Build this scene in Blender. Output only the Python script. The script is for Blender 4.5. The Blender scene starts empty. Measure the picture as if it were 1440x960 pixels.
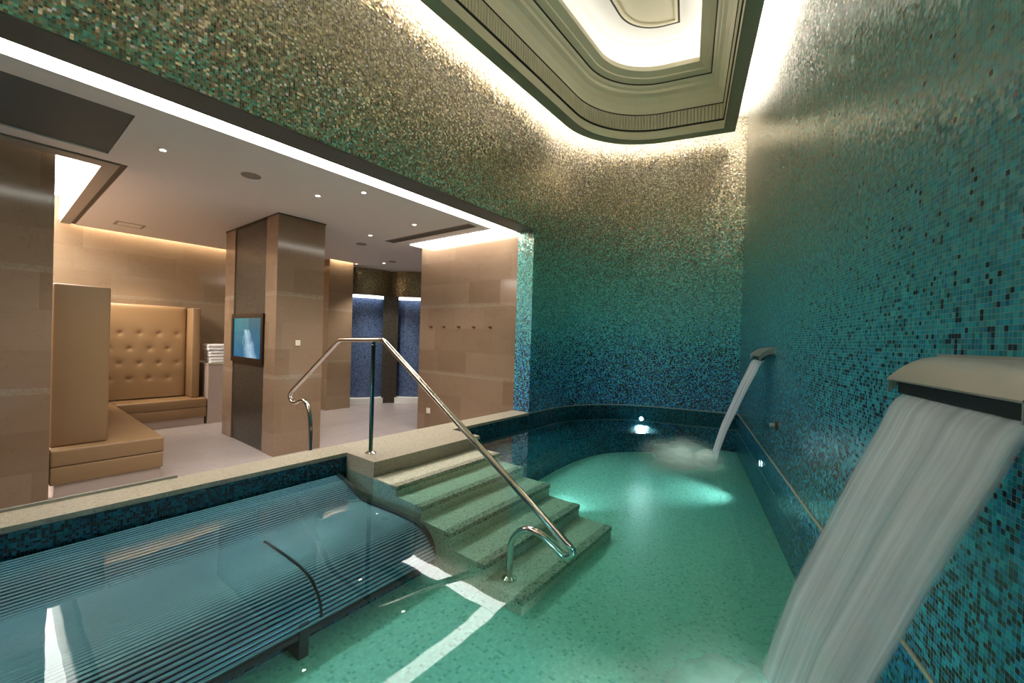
import bpy, bmesh, math, random
from mathutils import Vector, Matrix, noise as mnoise
random.seed(7)
C = bpy.context.scene.collection
sc = bpy.context.scene
sc.view_settings.view_transform = 'Standard'
sc.view_settings.look = 'None'
sc.view_settings.gamma = 1.0
sc.view_settings.use_curve_mapping = False
sc.view_settings.exposure = 1.5
PI = math.pi

# ------------------------------------------------------------------ colour / node helpers
def L(c):
    if isinstance(c, str):
        c = c.lstrip('#'); c = [int(c[i:i+2], 16) / 255 for i in (0, 2, 4)]
    return tuple((v / 12.92 if v <= .04045 else ((v + .055) / 1.055) ** 2.4) for v in c[:3]) + (1.0,)

class NT:
    def __init__(s, name):
        s.m = bpy.data.materials.new(name); s.m.use_nodes = True
        s.t = s.m.node_tree; s.t.nodes.clear()
        s.out = s.t.nodes.new('ShaderNodeOutputMaterial')
    def n(s, typ, **kw):
        nd = s.t.nodes.new(typ)
        for k, v in kw.items(): setattr(nd, k, v)
        return nd
    def l(s, a, b): s.t.links.new(a, b)
    def put(s, inp, v):
        if isinstance(v, bpy.types.NodeSocket): s.l(v, inp)
        else: inp.default_value = v
    def math(s, op, a, b=None, c=None, clamp=False):
        nd = s.n('ShaderNodeMath', operation=op, use_clamp=clamp)
        for i, v in enumerate((a, b, c)):
            if v is not None: s.put(nd.inputs[i], v)
        return nd.outputs[0]
    def vmath(s, op, a, b=None, scale=None):
        nd = s.n('ShaderNodeVectorMath', operation=op)
        s.put(nd.inputs[0], a)
        if b is not None: s.put(nd.inputs[1], b)
        if scale is not None: s.put(nd.inputs[3], scale)
        return nd.outputs[0]
    def ramp(s, fac, stops, interp='LINEAR'):
        nd = s.n('ShaderNodeValToRGB'); r = nd.color_ramp; r.interpolation = interp
        while len(r.elements) > 1: r.elements.remove(r.elements[-1])
        for i, (p, c) in enumerate(stops):
            e = r.elements[0] if i == 0 else r.elements.new(p)
            e.position = p
            e.color = L(c) if not isinstance(c, (int, float)) else (c, c, c, 1)
        s.put(nd.inputs[0], fac); return nd.outputs[0]
    def mix(s, f, a, b, typ='MIX'):
        nd = s.n('ShaderNodeMix', data_type='RGBA', blend_type=typ)
        s.put(nd.inputs[0], f); s.put(nd.inputs[6], a); s.put(nd.inputs[7], b)
        return nd.outputs[2]
    def uv(s): return s.n('ShaderNodeUVMap').outputs[0]
    def sep(s, v):
        nd = s.n('ShaderNodeSeparateXYZ'); s.l(v, nd.inputs[0]); return nd.outputs
    def comb(s, x=0., y=0., z=0.):
        nd = s.n('ShaderNodeCombineXYZ'); s.put(nd.inputs[0], x); s.put(nd.inputs[1], y); s.put(nd.inputs[2], z); return nd.outputs[0]
    def noise(s, vec, scale, detail=3., rough=.5):
        nd = s.n('ShaderNodeTexNoise'); s.put(nd.inputs['Vector'], vec)
        nd.inputs['Scale'].default_value = scale; nd.inputs['Detail'].default_value = detail
        nd.inputs['Roughness'].default_value = rough; return nd.outputs[0]
    def white(s, vec):
        nd = s.n('ShaderNodeTexWhiteNoise', noise_dimensions='3D'); s.put(nd.inputs[0], vec); return nd.outputs
    def bump(s, h, strength=.2, dist=.01):
        nd = s.n('ShaderNodeBump'); nd.inputs['Strength'].default_value = strength
        nd.inputs['Distance'].default_value = dist; s.put(nd.inputs['Height'], h); return nd.outputs[0]
    def bsdf(s, color, rough=.5, metal=0., normal=None, spec=.5, emit=None, estr=0., coat=0.):
        nd = s.n('ShaderNodeBsdfPrincipled')
        s.put(nd.inputs['Base Color'], color); s.put(nd.inputs['Roughness'], rough); s.put(nd.inputs['Metallic'], metal)
        nd.inputs['Specular IOR Level'].default_value = spec
        if normal is not None: s.l(normal, nd.inputs['Normal'])
        if emit is not None:
            s.put(nd.inputs['Emission Color'], emit); nd.inputs['Emission Strength'].default_value = estr
        if coat: nd.inputs['Coat Weight'].default_value = coat; nd.inputs['Coat Roughness'].default_value = .1
        return nd.outputs[0]
    def done(s, sh): s.l(sh, s.out.inputs[0]); return s.m

def plain(name, col, rough=.5, metal=0., var=.06, scale=6., bump=0., spec=.5):
    t = NT(name); pos = t.n('ShaderNodeNewGeometry').outputs[0]
    nz = t.noise(pos, scale, 4.)
    c = L(col)
    a = tuple(v * (1 - var) for v in c[:3]) + (1,); b = tuple(min(1, v * (1 + var)) for v in c[:3]) + (1,)
    color = t.mix(nz, a, b)
    nrm = t.bump(t.noise(pos, scale * 30, 3.), bump, .004) if bump else None
    return t.done(t.bsdf(color, rough, metal, nrm, spec))

def emis(name, col, strength):
    t = NT(name); e = t.n('ShaderNodeEmission'); e.inputs[0].default_value = L(col); e.inputs[1].default_value = strength
    return t.done(e.outputs[0])

def mosaic(name, zstops, zlo, zhi, spread, dark_stops, grout, tile=.0155, tilt=.10, dark='#08203c',
           metal_stops=None, rough=.22, vmin=.55, vmax=1.35, grout_mix=.9, dark2='#0a1420', hue=.03, glint=False):
    """mosaic of small glass tiles whose mix of colours drifts with height"""
    t = NT(name); uv = t.sep(t.uv())
    su = t.math('DIVIDE', uv[0], tile); sv = t.math('DIVIDE', uv[1], tile)
    fu = t.math('FLOOR', su); fv = t.math('FLOOR', sv)
    w1 = t.white(t.comb(fu, fv, 1.7)); w2 = t.white(t.comb(fu, fv, 9.3))
    r = t.sep(w1[1]); q = t.sep(w2[1])
    g = t.math('ADD', uv[1], t.math('MULTIPLY', t.math('SUBTRACT', r[0], .5), spread))
    gn = t.n('ShaderNodeMapRange'); t.l(g, gn.inputs[0]); gn.inputs[1].default_value = zlo; gn.inputs[2].default_value = zhi
    col = t.ramp(gn.outputs[0], zstops)
    # brightness of the single tile
    hs = t.n('ShaderNodeHueSaturation'); t.l(col, hs.inputs['Color'])
    t.l(t.math('ADD', .5 - hue / 2, t.math('MULTIPLY', q[1], hue)), hs.inputs['Hue'])
    t.l(t.math('MULTIPLY_ADD', r[1], vmax - vmin, vmin), hs.inputs['Value'])
    col = hs.outputs[0]
    zn = t.n('ShaderNodeMapRange'); t.l(uv[1], zn.inputs[0]); zn.inputs[1].default_value = zlo; zn.inputs[2].default_value = zhi
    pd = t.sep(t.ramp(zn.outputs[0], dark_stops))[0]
    if glint:   # a share of iridescent tiles, their sparkle painted in as pale colour
        gl_ = t.math('MULTIPLY', t.math('GREATER_THAN', q[2], .90), t.math('MULTIPLY_ADD', gn.outputs[0], 6., -3.3, clamp=True))
        col = t.mix(gl_, col, t.ramp(r[2], [(0, '#fff3d0'), (.5, '#ffe9b0'), (.7, '#fff6ea'), (.85, '#cfdcff'), (1, '#ffd9a0')]))
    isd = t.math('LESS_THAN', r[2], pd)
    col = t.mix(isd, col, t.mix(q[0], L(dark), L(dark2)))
    eu = t.math('ABSOLUTE', t.math('SUBTRACT', t.math('FRACT', su), .5))
    ev = t.math('ABSOLUTE', t.math('SUBTRACT', t.math('FRACT', sv), .5))
    gm = t.math('GREATER_THAN', t.math('MAXIMUM', eu, ev), .455)
    col2 = t.mix(t.math('MULTIPLY', gm, grout_mix), col, L(grout))
    geo = t.n('ShaderNodeNewGeometry')
    tl = t.vmath('SCALE', t.vmath('SUBTRACT', w2[1], (.5, .5, .5)), scale=tilt * 2)
    nrm = t.vmath('NORMALIZE', t.vmath('ADD', geo.outputs['Normal'], tl))
    met = 0.
    if metal_stops:
        met = t.math('MULTIPLY', t.sep(t.ramp(gn.outputs[0], metal_stops))[0], t.math('SUBTRACT', 1., gm))
    ro = t.math('ADD', rough, t.math('MULTIPLY', gm, .4))
    return t.done(t.bsdf(col2, ro, met, nrm, .6))

def stone(name, base, warm, tw=.62, th=.36, off=.05, rough=.16, band=True, joint=.25, lift=1.):
    """polished limestone slabs, each slab its own tone, two thin mosaic listels"""
    t = NT(name); u = t.uv(); uv = t.sep(u)
    row = t.math('FLOOR', t.math('DIVIDE', t.math('SUBTRACT', uv[1], off), th))
    sh = t.math('MULTIPLY', t.white(t.comb(row, 3., 1.))[0], tw)
    x = t.math('DIVIDE', t.math('ADD', uv[0], sh), tw)
    cx = t.math('FLOOR', x)
    w = t.sep(t.white(t.comb(cx, row, 5.))[1])
    nz = t.noise(t.vmath('ADD', t.comb(t.math('MULTIPLY', uv[0], 1.), t.math('MULTIPLY', uv[1], 3.), 0.), t.comb(w[0], w[1], 0.)), 3.2, 6., .6)
    col = t.mix(t.math('MULTIPLY_ADD', w[2], .7, t.math('MULTIPLY', nz, .4)), L(base), L(warm))
    vein = t.math('LESS_THAN', t.math('ABSOLUTE', t.math('SUBTRACT', t.noise(t.comb(uv[0], uv[1], w[0]), 2.2, 5., .6), .5)), .006)
    col = t.mix(t.math('MULTIPLY', vein, .18), col, L('#6a5a48'))
    fx = t.math('FRACT', x); fz = t.math('FRACT', t.math('DIVIDE', t.math('SUBTRACT', uv[1], off), th))
    j = t.math('MAXIMUM', t.math('LESS_THAN', fx, .006), t.math('LESS_THAN', fz, .012))
    col = t.mix(t.math('MULTIPLY', j, joint), col, L('#5c4c3c'))
    if band:
        b = None
        for z0 in (.41, 1.49):
            m = t.math('LESS_THAN', t.math('ABSOLUTE', t.math('SUBTRACT', uv[1], z0)), .028)
            b = m if b is None else t.math('MAXIMUM', b, m)
        ti = t.white(t.comb(t.math('FLOOR', t.math('DIVIDE', uv[0], .018)), t.math('FLOOR', t.math('DIVIDE', uv[1], .018)), 2.))[0]
        col = t.mix(b, col, t.mix(t.math('MULTIPLY_ADD', ti, .3, .12), col, L('#a9a08c')))
    return t.done(t.bsdf(col, rough, 0., None, .45))

# ------------------------------------------------------------------ materials
M = {}
ZST = [(.0, '#136a98'), (.10, '#187fb2'), (.20, '#2692b2'), (.29, '#3f9fa8'), (.40, '#4fa49e'), (.53, '#559c8c'),
       (.61, '#67957f'), (.67, '#8a8b6a'), (.74, '#988768'), (.85, '#9e947f'), (1., '#aea696')]
M['mosaic_left'] = mosaic('mosaic_gold_to_blue', ZST, -.3, 4.2, 1.25,
    [(0, .42), (.12, .38), (.24, .28), (.32, .07), (.38, .0)], '#87897e', vmin=.45, vmax=1.9, hue=.08, glint=True,
    metal_stops=[(.5, 0.), (.66, .55), (1., .6)], tilt=.11)
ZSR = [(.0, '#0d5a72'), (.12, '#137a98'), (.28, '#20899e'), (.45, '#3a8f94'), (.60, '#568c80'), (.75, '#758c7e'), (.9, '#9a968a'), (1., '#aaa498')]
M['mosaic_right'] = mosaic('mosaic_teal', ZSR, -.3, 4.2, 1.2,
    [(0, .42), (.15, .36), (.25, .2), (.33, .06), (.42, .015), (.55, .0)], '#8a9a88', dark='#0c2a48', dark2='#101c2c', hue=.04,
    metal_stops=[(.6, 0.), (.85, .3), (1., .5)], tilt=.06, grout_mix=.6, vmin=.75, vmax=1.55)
M['mosaic_pool'] = mosaic('mosaic_pool_side', [(0, '#083a4e'), (.6, '#0c5364'), (1, '#0f6070')], -.8, .1, .5,
    [(0, .4), (1, .45)], '#1d4a50', tilt=.06, tile=.0135, dark='#04202e', dark2='#06121a')
M['mosaic_blue_pool'] = mosaic('mosaic_pool_blue', [(0, '#0c6a9a'), (1, '#1476a4')], -.8, .1, .5, [(0, .2), (1, .3)], '#2a6a80', tilt=.06)
M['mosaic_floor'] = mosaic('mosaic_pool_floor', [(0, '#96d2c0'), (.5, '#9ed8c6'), (1, '#a6dccc')], 0, 6, 6.,
    [(0, .08), (1, .08)], '#a4d4c4', tilt=.02, tile=.016, dark='#7fbcaa', dark2='#76b4a2', vmin=.9, vmax=1.08, rough=.4, grout_mix=.5)
M['mosaic_step'] = mosaic('mosaic_step', [(0, '#c2bfa8'), (.5, '#cac8b2'), (1, '#d0ceba')], 0, 6, 6.,
    [(0, .05), (1, .05)], '#c2c0ac', tilt=.02, tile=.012, dark='#a5a28a', dark2='#9b987f', vmin=.82, vmax=1.12, rough=.4, grout_mix=.5)
M['nosing'] = mosaic('mosaic_nosing', [(0, '#a09c86'), (1, '#aeaa94')], 0, 6, 6., [(0, .14), (1, .14)], '#8c8a76', tilt=.03, tile=.012,
    dark='#5c5846', dark2='#4a4738', vmin=.7, vmax=1.2, rough=.4, grout_mix=.4)
M['mosaic_dark'] = mosaic('mosaic_dark', [(0, '#433c31'), (1, '#50483b')], -1, 3, 4., [(0, .2), (1, .2)], '#4a453c', tilt=.05, tile=.016,
    dark='#2c281e', dark2='#38322a', vmin=.7, vmax=1.2, rough=.28, metal_stops=[(0, .3), (1, .3)], grout_mix=.5)
M['mosaic_gold'] = mosaic('mosaic_gold', [(0, '#8c8060'), (1, '#a09470')], -1, 3, 4., [(0, .1), (1, .1)], '#7d7660', tilt=.12, tile=.016,
    dark='#4a432e', dark2='#5a5238', metal_stops=[(0, .6), (1, .6)])
M['mosaic_blue'] = mosaic('mosaic_blue', [(0, '#5a6f92'), (1, '#66799c')], -1, 3, 4., [(0, .15), (1, .15)], '#465a78', tilt=.08, tile=.016,
    dark='#22365a', dark2='#2a3c58', vmin=.75, vmax=1.2)
M['stone'] = stone('limestone_slabs', '#99806a', '#836a53', rough=.12, joint=.15)
M['stone_warm'] = stone('limestone_slabs_warm', '#a38c72', '#8b745a', rough=.12, joint=.15)
M['floor'] = stone('floor_slabs', '#b6aaa6', '#aba09a', tw=.9, th=.6, rough=.25, band=False, joint=.08)
M['coping'] = mosaic('coping_stone', [(0, '#a09681'), (1, '#aba18c')], 0, 6, 6., [(0, .05), (1, .05)], '#a1987f', tile=.012, tilt=.02,
    dark='#8f8672', dark2='#847b68', vmin=.88, vmax=1.1, rough=.4, grout_mix=.4)
M['ceiling'] = plain('ceiling_paint', '#dcd5d0', .75, var=.02)
M['ceiling_trim'] = plain('ceiling_trim_paint', '#9a8f82', .7, var=.02)
M['recess'] = plain('recess_panel', '#565b57', .7, var=.03)
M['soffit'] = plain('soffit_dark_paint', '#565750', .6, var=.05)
M['trim_tile'] = plain('trim_tile', '#6f8486', .4, var=.08)
M['white'] = plain('white_paint', '#f2efe8', .8, var=.01)
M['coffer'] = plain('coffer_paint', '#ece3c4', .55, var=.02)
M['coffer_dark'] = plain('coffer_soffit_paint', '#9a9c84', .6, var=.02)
M['dark_gap'] = plain('shadow_gap_bronze', '#3a3226', .6, var=.05)
M['leather'] = plain('tan_leather', '#927350', .45, var=.07, scale=2.5, bump=.05)
M['leather_dark'] = plain('tan_leather_button', '#8a6638', .45, var=.05)
M['base_stone'] = plain('plinth_stone', '#b7a497', .35, var=.05)
M['towel'] = plain('towel_cotton', '#f6f4f2', .95, var=.03, scale=20, bump=.5)
M['black'] = plain('black_plastic', '#14110f', .3, var=.05)
M['chrome'] = plain('polished_steel', '#c9c3b8', .12, 1., var=.03)
M['post_steel'] = plain('dark_polished_steel', '#5f7068', .15, 1., var=.03)
M['steel'] = plain('brushed_steel', '#adafaa', .36, .5, var=.05, scale=12, bump=.04)
M['bronze'] = plain('bronze', '#5c4636', .35, .8, var=.05)
M['ivory'] = plain('ivory_plastic', '#e6dccb', .4, var=.02)
M['tube'] = plain('lounger_steel_tube', '#a8bedc', .25, .85, var=.05)
M['rubber'] = plain('dark_steel', '#1d2326', .4, .3, var=.05)
M['grey_grille'] = plain('grey_grille', '#8c8279', .6, var=.05)
M['led'] = emis('led_white', '#fffaf4', 4.6)
M['led_warm'] = emis('led_warm', '#ffead0', 7.)
M['led_cove'] = emis('led_cove', '#fffaf6', 22.)
M['shower_rim_glow'] = emis('shower_rim_glow', '#f2f6ff', 1.3)
M['led_dome'] = emis('led_dome', '#fffaf6', 2.4)
M['lamp'] = emis('lamp_face', '#fff3dc', 25.)
M['pool_lamp'] = emis('pool_lamp_face', '#c8f2ff', 12.)

def frieze_mat():
    t = NT('fluted_frieze_paint'); u = t.sep(t.uv())[0]
    f = t.math('FRACT', t.math('DIVIDE', u, .045))
    h = t.math('SINE', t.math('MULTIPLY', f, PI))
    col = L('#ece3c4')
    return t.done(t.bsdf(col, .6, 0., t.bump(t.math('POWER', h, .5), 1., .03)))
M['frieze'] = frieze_mat()

def water_mat():
    t = NT('pool_water'); pos = t.n('ShaderNodeNewGeometry').outputs[0]
    nrm = t.bump(t.noise(pos, 2.2, 2., .4), .035, .05)
    fr = t.n('ShaderNodeFresnel'); fr.inputs[0].default_value = 1.36; t.l(nrm, fr.inputs[1])
    gl = t.n('ShaderNodeBsdfGlossy'); gl.inputs['Roughness'].default_value = .015; gl.inputs[0].default_value = (.9, .95, .95, 1); t.l(nrm, gl.inputs['Normal'])
    tr = t.n('ShaderNodeBsdfTransparent'); tr.inputs[0].default_value = (.64, .90, .88, 1)
    mx = t.n('ShaderNodeMixShader'); t.l(fr.outputs[0], mx.inputs[0]); t.l(tr.outputs[0], mx.inputs[1]); t.l(gl.outputs[0], mx.inputs[2])
    return t.done(mx.outputs[0])
M['water'] = water_mat()

def fall_mat():
    t = NT('falling_water'); uv = t.sep(t.uv())
    v = t.comb(t.math('MULTIPLY', uv[0], 15.), t.math('MULTIPLY', uv[1], .8), 0.)
    n1 = t.noise(v, 1., 4., .6); n2 = t.noise(t.comb(t.math('MULTIPLY', uv[0], 4.), t.math('MULTIPLY', uv[1], .6), 4.), 1., 2., .5)
    a = t.math('ADD', t.math('MULTIPLY', n1, .55), t.math('MULTIPLY', n2, .6))
    dens = t.n('ShaderNodeMapRange'); t.l(a, dens.inputs[0]); dens.inputs[1].default_value = .40; dens.inputs[2].default_value = .70
    dens.inputs[3].default_value = .34; dens.inputs[4].default_value = .95
    # thins towards the foot and at the two edges of the sheet
    fade = t.math('MULTIPLY_ADD', uv[1], -.42, 1.)
    e = t.math('MULTIPLY', t.math('MULTIPLY', uv[0], t.math('SUBTRACT', 1., uv[0])), 28., clamp=True)
    al = t.math('MULTIPLY', t.math('MULTIPLY', dens.outputs[0], fade), t.math('MULTIPLY_ADD', e, .75, .25), clamp=True)
    d = t.n('ShaderNodeBsdfDiffuse'); d.inputs[0].default_value = L('#f0f7ff')
    tl = t.n('ShaderNodeBsdfTranslucent'); tl.inputs[0].default_value = L('#f2fbfb')
    m1 = t.n('ShaderNodeMixShader'); m1.inputs[0].default_value = .18; t.l(d.outputs[0], m1.inputs[1]); t.l(tl.outputs[0], m1.inputs[2])
    gl = t.n('ShaderNodeBsdfGlossy'); gl.inputs['Roughness'].default_value = .35
    m2 = t.n('ShaderNodeMixShader'); m2.inputs[0].default_value = .08; t.l(m1.outputs[0], m2.inputs[1]); t.l(gl.outputs[0], m2.inputs[2])
    tr = t.n('ShaderNodeBsdfTransparent'); tr.inputs[0].default_value = (.93, .98, .98, 1)
    m3 = t.n('ShaderNodeMixShader'); t.l(al, m3.inputs[0]); t.l(tr.outputs[0], m3.inputs[1]); t.l(m2.outputs[0], m3.inputs[2])
    return t.done(m3.outputs[0])
M['fall'] = fall_mat()

def foam_mat():
    t = NT('water_foam'); uv = t.sep(t.uv())   # u = radius 0..1, v = angle
    pos = t.n('ShaderNodeNewGeometry').outputs[0]
    n = t.noise(pos, 7., 4., .6)
    a = t.math('MULTIPLY', t.math('POWER', t.math('SUBTRACT', 1., uv[0], clamp=True), 1.7), t.math('MULTIPLY_ADD', n, 1.4, .5), clamp=True)
    a = t.math('MULTIPLY', a, .95)
    d0 = t.n('ShaderNodeBsdfDiffuse'); d0.inputs[0].default_value = L('#fbfdff')
    tl = t.n('ShaderNodeBsdfTranslucent'); tl.inputs[0].default_value = L('#f4fcfc')
    d = t.n('ShaderNodeMixShader'); d.inputs[0].default_value = .4; t.l(d0.outputs[0], d.inputs[1]); t.l(tl.outputs[0], d.inputs[2])
    tr = t.n('ShaderNodeBsdfTransparent')
    m3 = t.n('ShaderNodeMixShader'); t.l(a, m3.inputs[0]); t.l(tr.outputs[0], m3.inputs[1]); t.l(d.outputs[0], m3.inputs[2])
    return t.done(m3.outputs[0])
M['foam'] = foam_mat()

def screen_mat():
    t = NT('screen_waterfall_film'); uv = t.sep(t.uv())   # 0..1
    u, v = uv[0], uv[1]
    n = t.noise(t.comb(t.math('MULTIPLY', u, 5.), t.math('MULTIPLY', v, 3.), 0.), 1.3, 5., .6)
    base = t.mix(v, L('#0a6f9c'), L('#0d6f7d'))
    base = t.mix(t.math('MULTIPLY', t.math('LESS_THAN', u, .55), t.math('MULTIPLY', v, .35)), base, L('#4fc0c4'))
    base = t.mix(n, t.mix(.6, base, L('#04374e')), base)
    c = t.math('MULTIPLY_ADD', v, -.28, .66)       # the cascade leans as it drops
    wd = t.math('MULTIPLY_ADD', t.math('SUBTRACT', .75, v), .22, .10)
    dd = t.math('DIVIDE', t.math('ABSOLUTE', t.math('SUBTRACT', t.math('ADD', u, t.math('MULTIPLY', t.math('SUBTRACT', n, .5), .35)), c)), wd)
    core = t.math('SUBTRACT', 1., dd, clamp=True)
    core = t.math('MULTIPLY', core, t.math('LESS_THAN', t.math('ADD', v, t.math('MULTIPLY', n, .2)), .80))
    st = t.noise(t.comb(t.math('MULTIPLY', u, 24.), t.math('MULTIPLY', v, 4.), 3.), 1., 3., .6)
    core = t.math('MULTIPLY', t.math('POWER', core, .7), t.math('MULTIPLY_ADD', st, 1.5, -.15), clamp=True)
    col = t.mix(core, base, L('#c9ecff'))
    return t.done(t.bsdf(L('#050608'), .15, 0., None, .5, col, .36))
M['screen'] = screen_mat()

# ------------------------------------------------------------------ mesh helpers
def auto_uv(bm):
    uvl = bm.loops.layers.uv.verify()
    bm.normal_update()
    for f in bm.faces:
        nrm = f.normal
        if abs(nrm.z) > .75:
            for lp in f.loops: lp[uvl].uv = (lp.vert.co.x, lp.vert.co.y)
        else:
            tg = Vector((-nrm.y, nrm.x, 0));
            if tg.length < 1e-6: tg = Vector((1, 0, 0))
            tg.normalize()
            for lp in f.loops: lp[uvl].uv = (lp.vert.co.dot(tg), lp.vert.co.z)

def build(name, bm, mat, parent=None, smooth=False, uv=True, bevel=0., mats=None, recalc=True):
    if recalc: bmesh.ops.recalc_face_normals(bm, faces=bm.faces)
    if bevel:
        bmesh.ops.bevel(bm, geom=[e for e in bm.edges if len(e.link_faces) == 2 and e.calc_face_angle(0) > .5],
                        offset=bevel, segments=3, profile=.5, affect='EDGES', clamp_overlap=True)
    if uv: auto_uv(bm)
    if smooth:
        for f in bm.faces: f.smooth = True
    o = bpy.data.objects.new(name, bpy.data.meshes.new(name))
    top = parent
    if parent is not None:
        base = Vector((0, 0, 0)); p = parent
        while p is not None: base += p.location; p = p.parent
        bmesh.ops.translate(bm, verts=bm.verts, vec=-base)
        o.parent = parent
    bm.to_mesh(o.data); bm.free()
    for m in (mats or [mat]): o.data.materials.append(M[m] if isinstance(m, str) else m)
    if smooth:
        try: o.data.set_sharp_from_angle(angle=math.radians(38))
        except Exception: pass
    C.objects.link(o); return o

def box(bm, x0, x1, y0, y1, z0, z1, mi=0):
    v = [bm.verts.new(c) for c in ((x0, y0, z0), (x1, y0, z0), (x1, y1, z0), (x0, y1, z0), (x0, y0, z1), (x1, y0, z1), (x1, y1, z1), (x0, y1, z1))]
    for q in ((3, 2, 1, 0), (4, 5, 6, 7), (0, 1, 5, 4), (1, 2, 6, 5), (2, 3, 7, 6), (3, 0, 4, 7)):
        f = bm.faces.new([v[i] for i in q]); f.material_index = mi
    return bm
def B(*a): return box(bmesh.new(), *a)

def prism(bm, pts, z0, z1, mi=0):
    a = [bm.verts.new((x, y, z0)) for x, y in pts]; b = [bm.verts.new((x, y, z1)) for x, y in pts]
    bm.faces.new(a[::-1]).material_index = mi; bm.faces.new(b).material_index = mi
    for i in range(len(pts)):
        j = (i + 1) % len(pts)
        bm.faces.new((a[i], a[j], b[j], b[i])).material_index = mi
    return bm

def tube(bm, pts, r, seg=10, closed_ends=True):
    pts = [Vector(p) for p in pts]; rings = []
    prevn = None
    for i, p in enumerate(pts):
        d = (pts[min(i + 1, len(pts) - 1)] - pts[max(i - 1, 0)]).normalized()
        if prevn is None:
            prevn = d.orthogonal().normalized()
        nrm = (prevn - d * prevn.dot(d)).normalized(); prevn = nrm
        bn = d.cross(nrm)
        rings.append([bm.verts.new(p + (nrm * math.cos(2 * PI * k / seg) + bn * math.sin(2 * PI * k / seg)) * r) for k in range(seg)])
    for a, b in zip(rings, rings[1:]):
        for k in range(seg):
            bm.faces.new((a[k], a[(k + 1) % seg], b[(k + 1) % seg], b[k]))
    if closed_ends:
        bm.faces.new(rings[0][::-1]); bm.faces.new(rings[-1])
    return bm

def lathe(bm, prof, axis_o, axis='z', seg=24):
    """prof: list of (r, h); revolved about axis through axis_o"""
    o = Vector(axis_o); A = axis if isinstance(axis, Vector) else {'x': Vector((1, 0, 0)), 'y': Vector((0, 1, 0)), 'z': Vector((0, 0, 1))}[axis]
    e1 = A.orthogonal().normalized(); e2 = A.cross(e1); rings = []
    for r, h in prof:
        rings.append([bm.verts.new(o + A * h + (e1 * math.cos(2 * PI * k / seg) + e2 * math.sin(2 * PI * k / seg)) * max(r, 1e-5)) for k in range(seg)])
    for a, b in zip(rings, rings[1:]):
        for k in range(seg): bm.faces.new((a[k], a[(k + 1) % seg], b[(k + 1) % seg], b[k]))
    bmesh.ops.remove_doubles(bm, verts=bm.verts, dist=1e-4)
    return bm

def smooth_path(pts, n=8):
    """Catmull-Rom through the points"""
    P = [Vector(p) for p in pts]; P = [P[0] * 2 - P[1]] + P + [P[-1] * 2 - P[-2]]; out = []
    for i in range(1, len(P) - 2):
        for k in range(n):
            t = k / n
            a, b, c, d = P[i - 1], P[i], P[i + 1], P[i + 2]
            out.append(.5 * ((2 * b) + (c - a) * t + (2 * a - 5 * b + 4 * c - d) * t * t + (3 * b - a - 3 * c + d) * t ** 3))
    out.append(P[-2]); return out

def thing(name, label, cat, loc=(0, 0, 0), group=None):
    o = bpy.data.objects.new(name, None); C.objects.link(o); o.location = loc; o.empty_display_size = .1
    return tag(o, label, cat, group)
def tag(o, label=None, cat=None, group=None, kind=None):
    if label: o['label'] = label
    if cat: o['category'] = cat
    if group: o['group'] = group
    if kind: o['kind'] = kind
    return o
def struct(name, bm, mat, **kw):
    o = build(name, bm, mat, **kw); o['kind'] = 'structure'; return o

# ------------------------------------------------------------------ the plan of the place
ZF, ZC, ZW = -.60, 2.51, -.13          # relaxation floor, its ceiling, the water
PF = -.57                              # pool bottom
YL = 3.166; YB = 3.43                  # front and back of the pool side wall / header
TH = math.radians(14.3)
TV = Vector((math.cos(TH), math.sin(TH), 0)); NV = Vector((-math.sin(TH), math.cos(TH), 0))
D0 = -.72; TB = 6.80                   # right wall offset, end wall position along it
XN = -3.0
def P(s, d, z): return TV * s + NV * (D0 + d) + Vector((0, 0, z))
def isect(t_line, y):                  # point where T.p = t_line meets y
    return Vector(((t_line - TV.y * y) / TV.x, y, 0))
corner = P(TB, 0, 0)
rs_near = (XN - NV.x * D0) / TV.x      # right wall parameter at x = XN
AC = Vector((5.06, 1.686, 0)); AR = 1.48
arc = [AC + Vector((math.sin(a), math.cos(a), 0)) * AR for a in [math.radians(75.7) * k / 24 for k in range(25)]]
back_path = [Vector((4.525, YB, 0)), Vector((4.525, YL, 0)), Vector((4.8, YL, 0))] + arc + [arc[-1].lerp(corner, .5), corner]

def ribbon(path, z0, z1, u0=0., nz=1):
    bm = bmesh.new(); uvl = bm.loops.layers.uv.verify(); u = [u0]
    for a, b in zip(path, path[1:]): u.append(u[-1] + (b - a).length)
    zs = [z0 + (z1 - z0) * k / nz for k in range(nz + 1)]
    vs = [[bm.verts.new((p.x, p.y, z)) for z in zs] for p in path]
    for i in range(len(path) - 1):
        for k in range(nz):
            f = bm.faces.new((vs[i][k], vs[i + 1][k], vs[i + 1][k + 1], vs[i][k + 1]))
            for lp, (uu, zz) in zip(f.loops, ((u[i], zs[k]), (u[i + 1], zs[k]), (u[i + 1], zs[k + 1]), (u[i], zs[k + 1]))): lp[uvl].uv = (uu, zz)
    return bm

WT = 4.38
# header wall over the opening (its underside is the soffit)
struct('wall_left', B(XN, 4.525, YL, YB, 2.492, WT), 'mosaic_left')
struct('trim_soffit', B(XN, 4.53, YL - .004, YB + .004, 2.482, 2.492), 'soffit')
# the curved end wall, with the lit reveal where the opening stops
o = struct('wall_back', ribbon(back_path, 0., WT), 'mosaic_left', uv=False, recalc=False)
for f in o.data.polygons: f.use_smooth = 3 <= f.index <= 26
# right wall
path_r = [corner, P((TB + rs_near) / 2, 0, 0), P(rs_near, 0, 0)]
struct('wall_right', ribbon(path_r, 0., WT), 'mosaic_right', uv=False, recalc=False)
near_r = P(rs_near, 0, 0)
struct('wall_near', ribbon([near_r, Vector((XN, YL, 0))], PF, WT), 'mosaic_right', uv=False, recalc=False)
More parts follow.
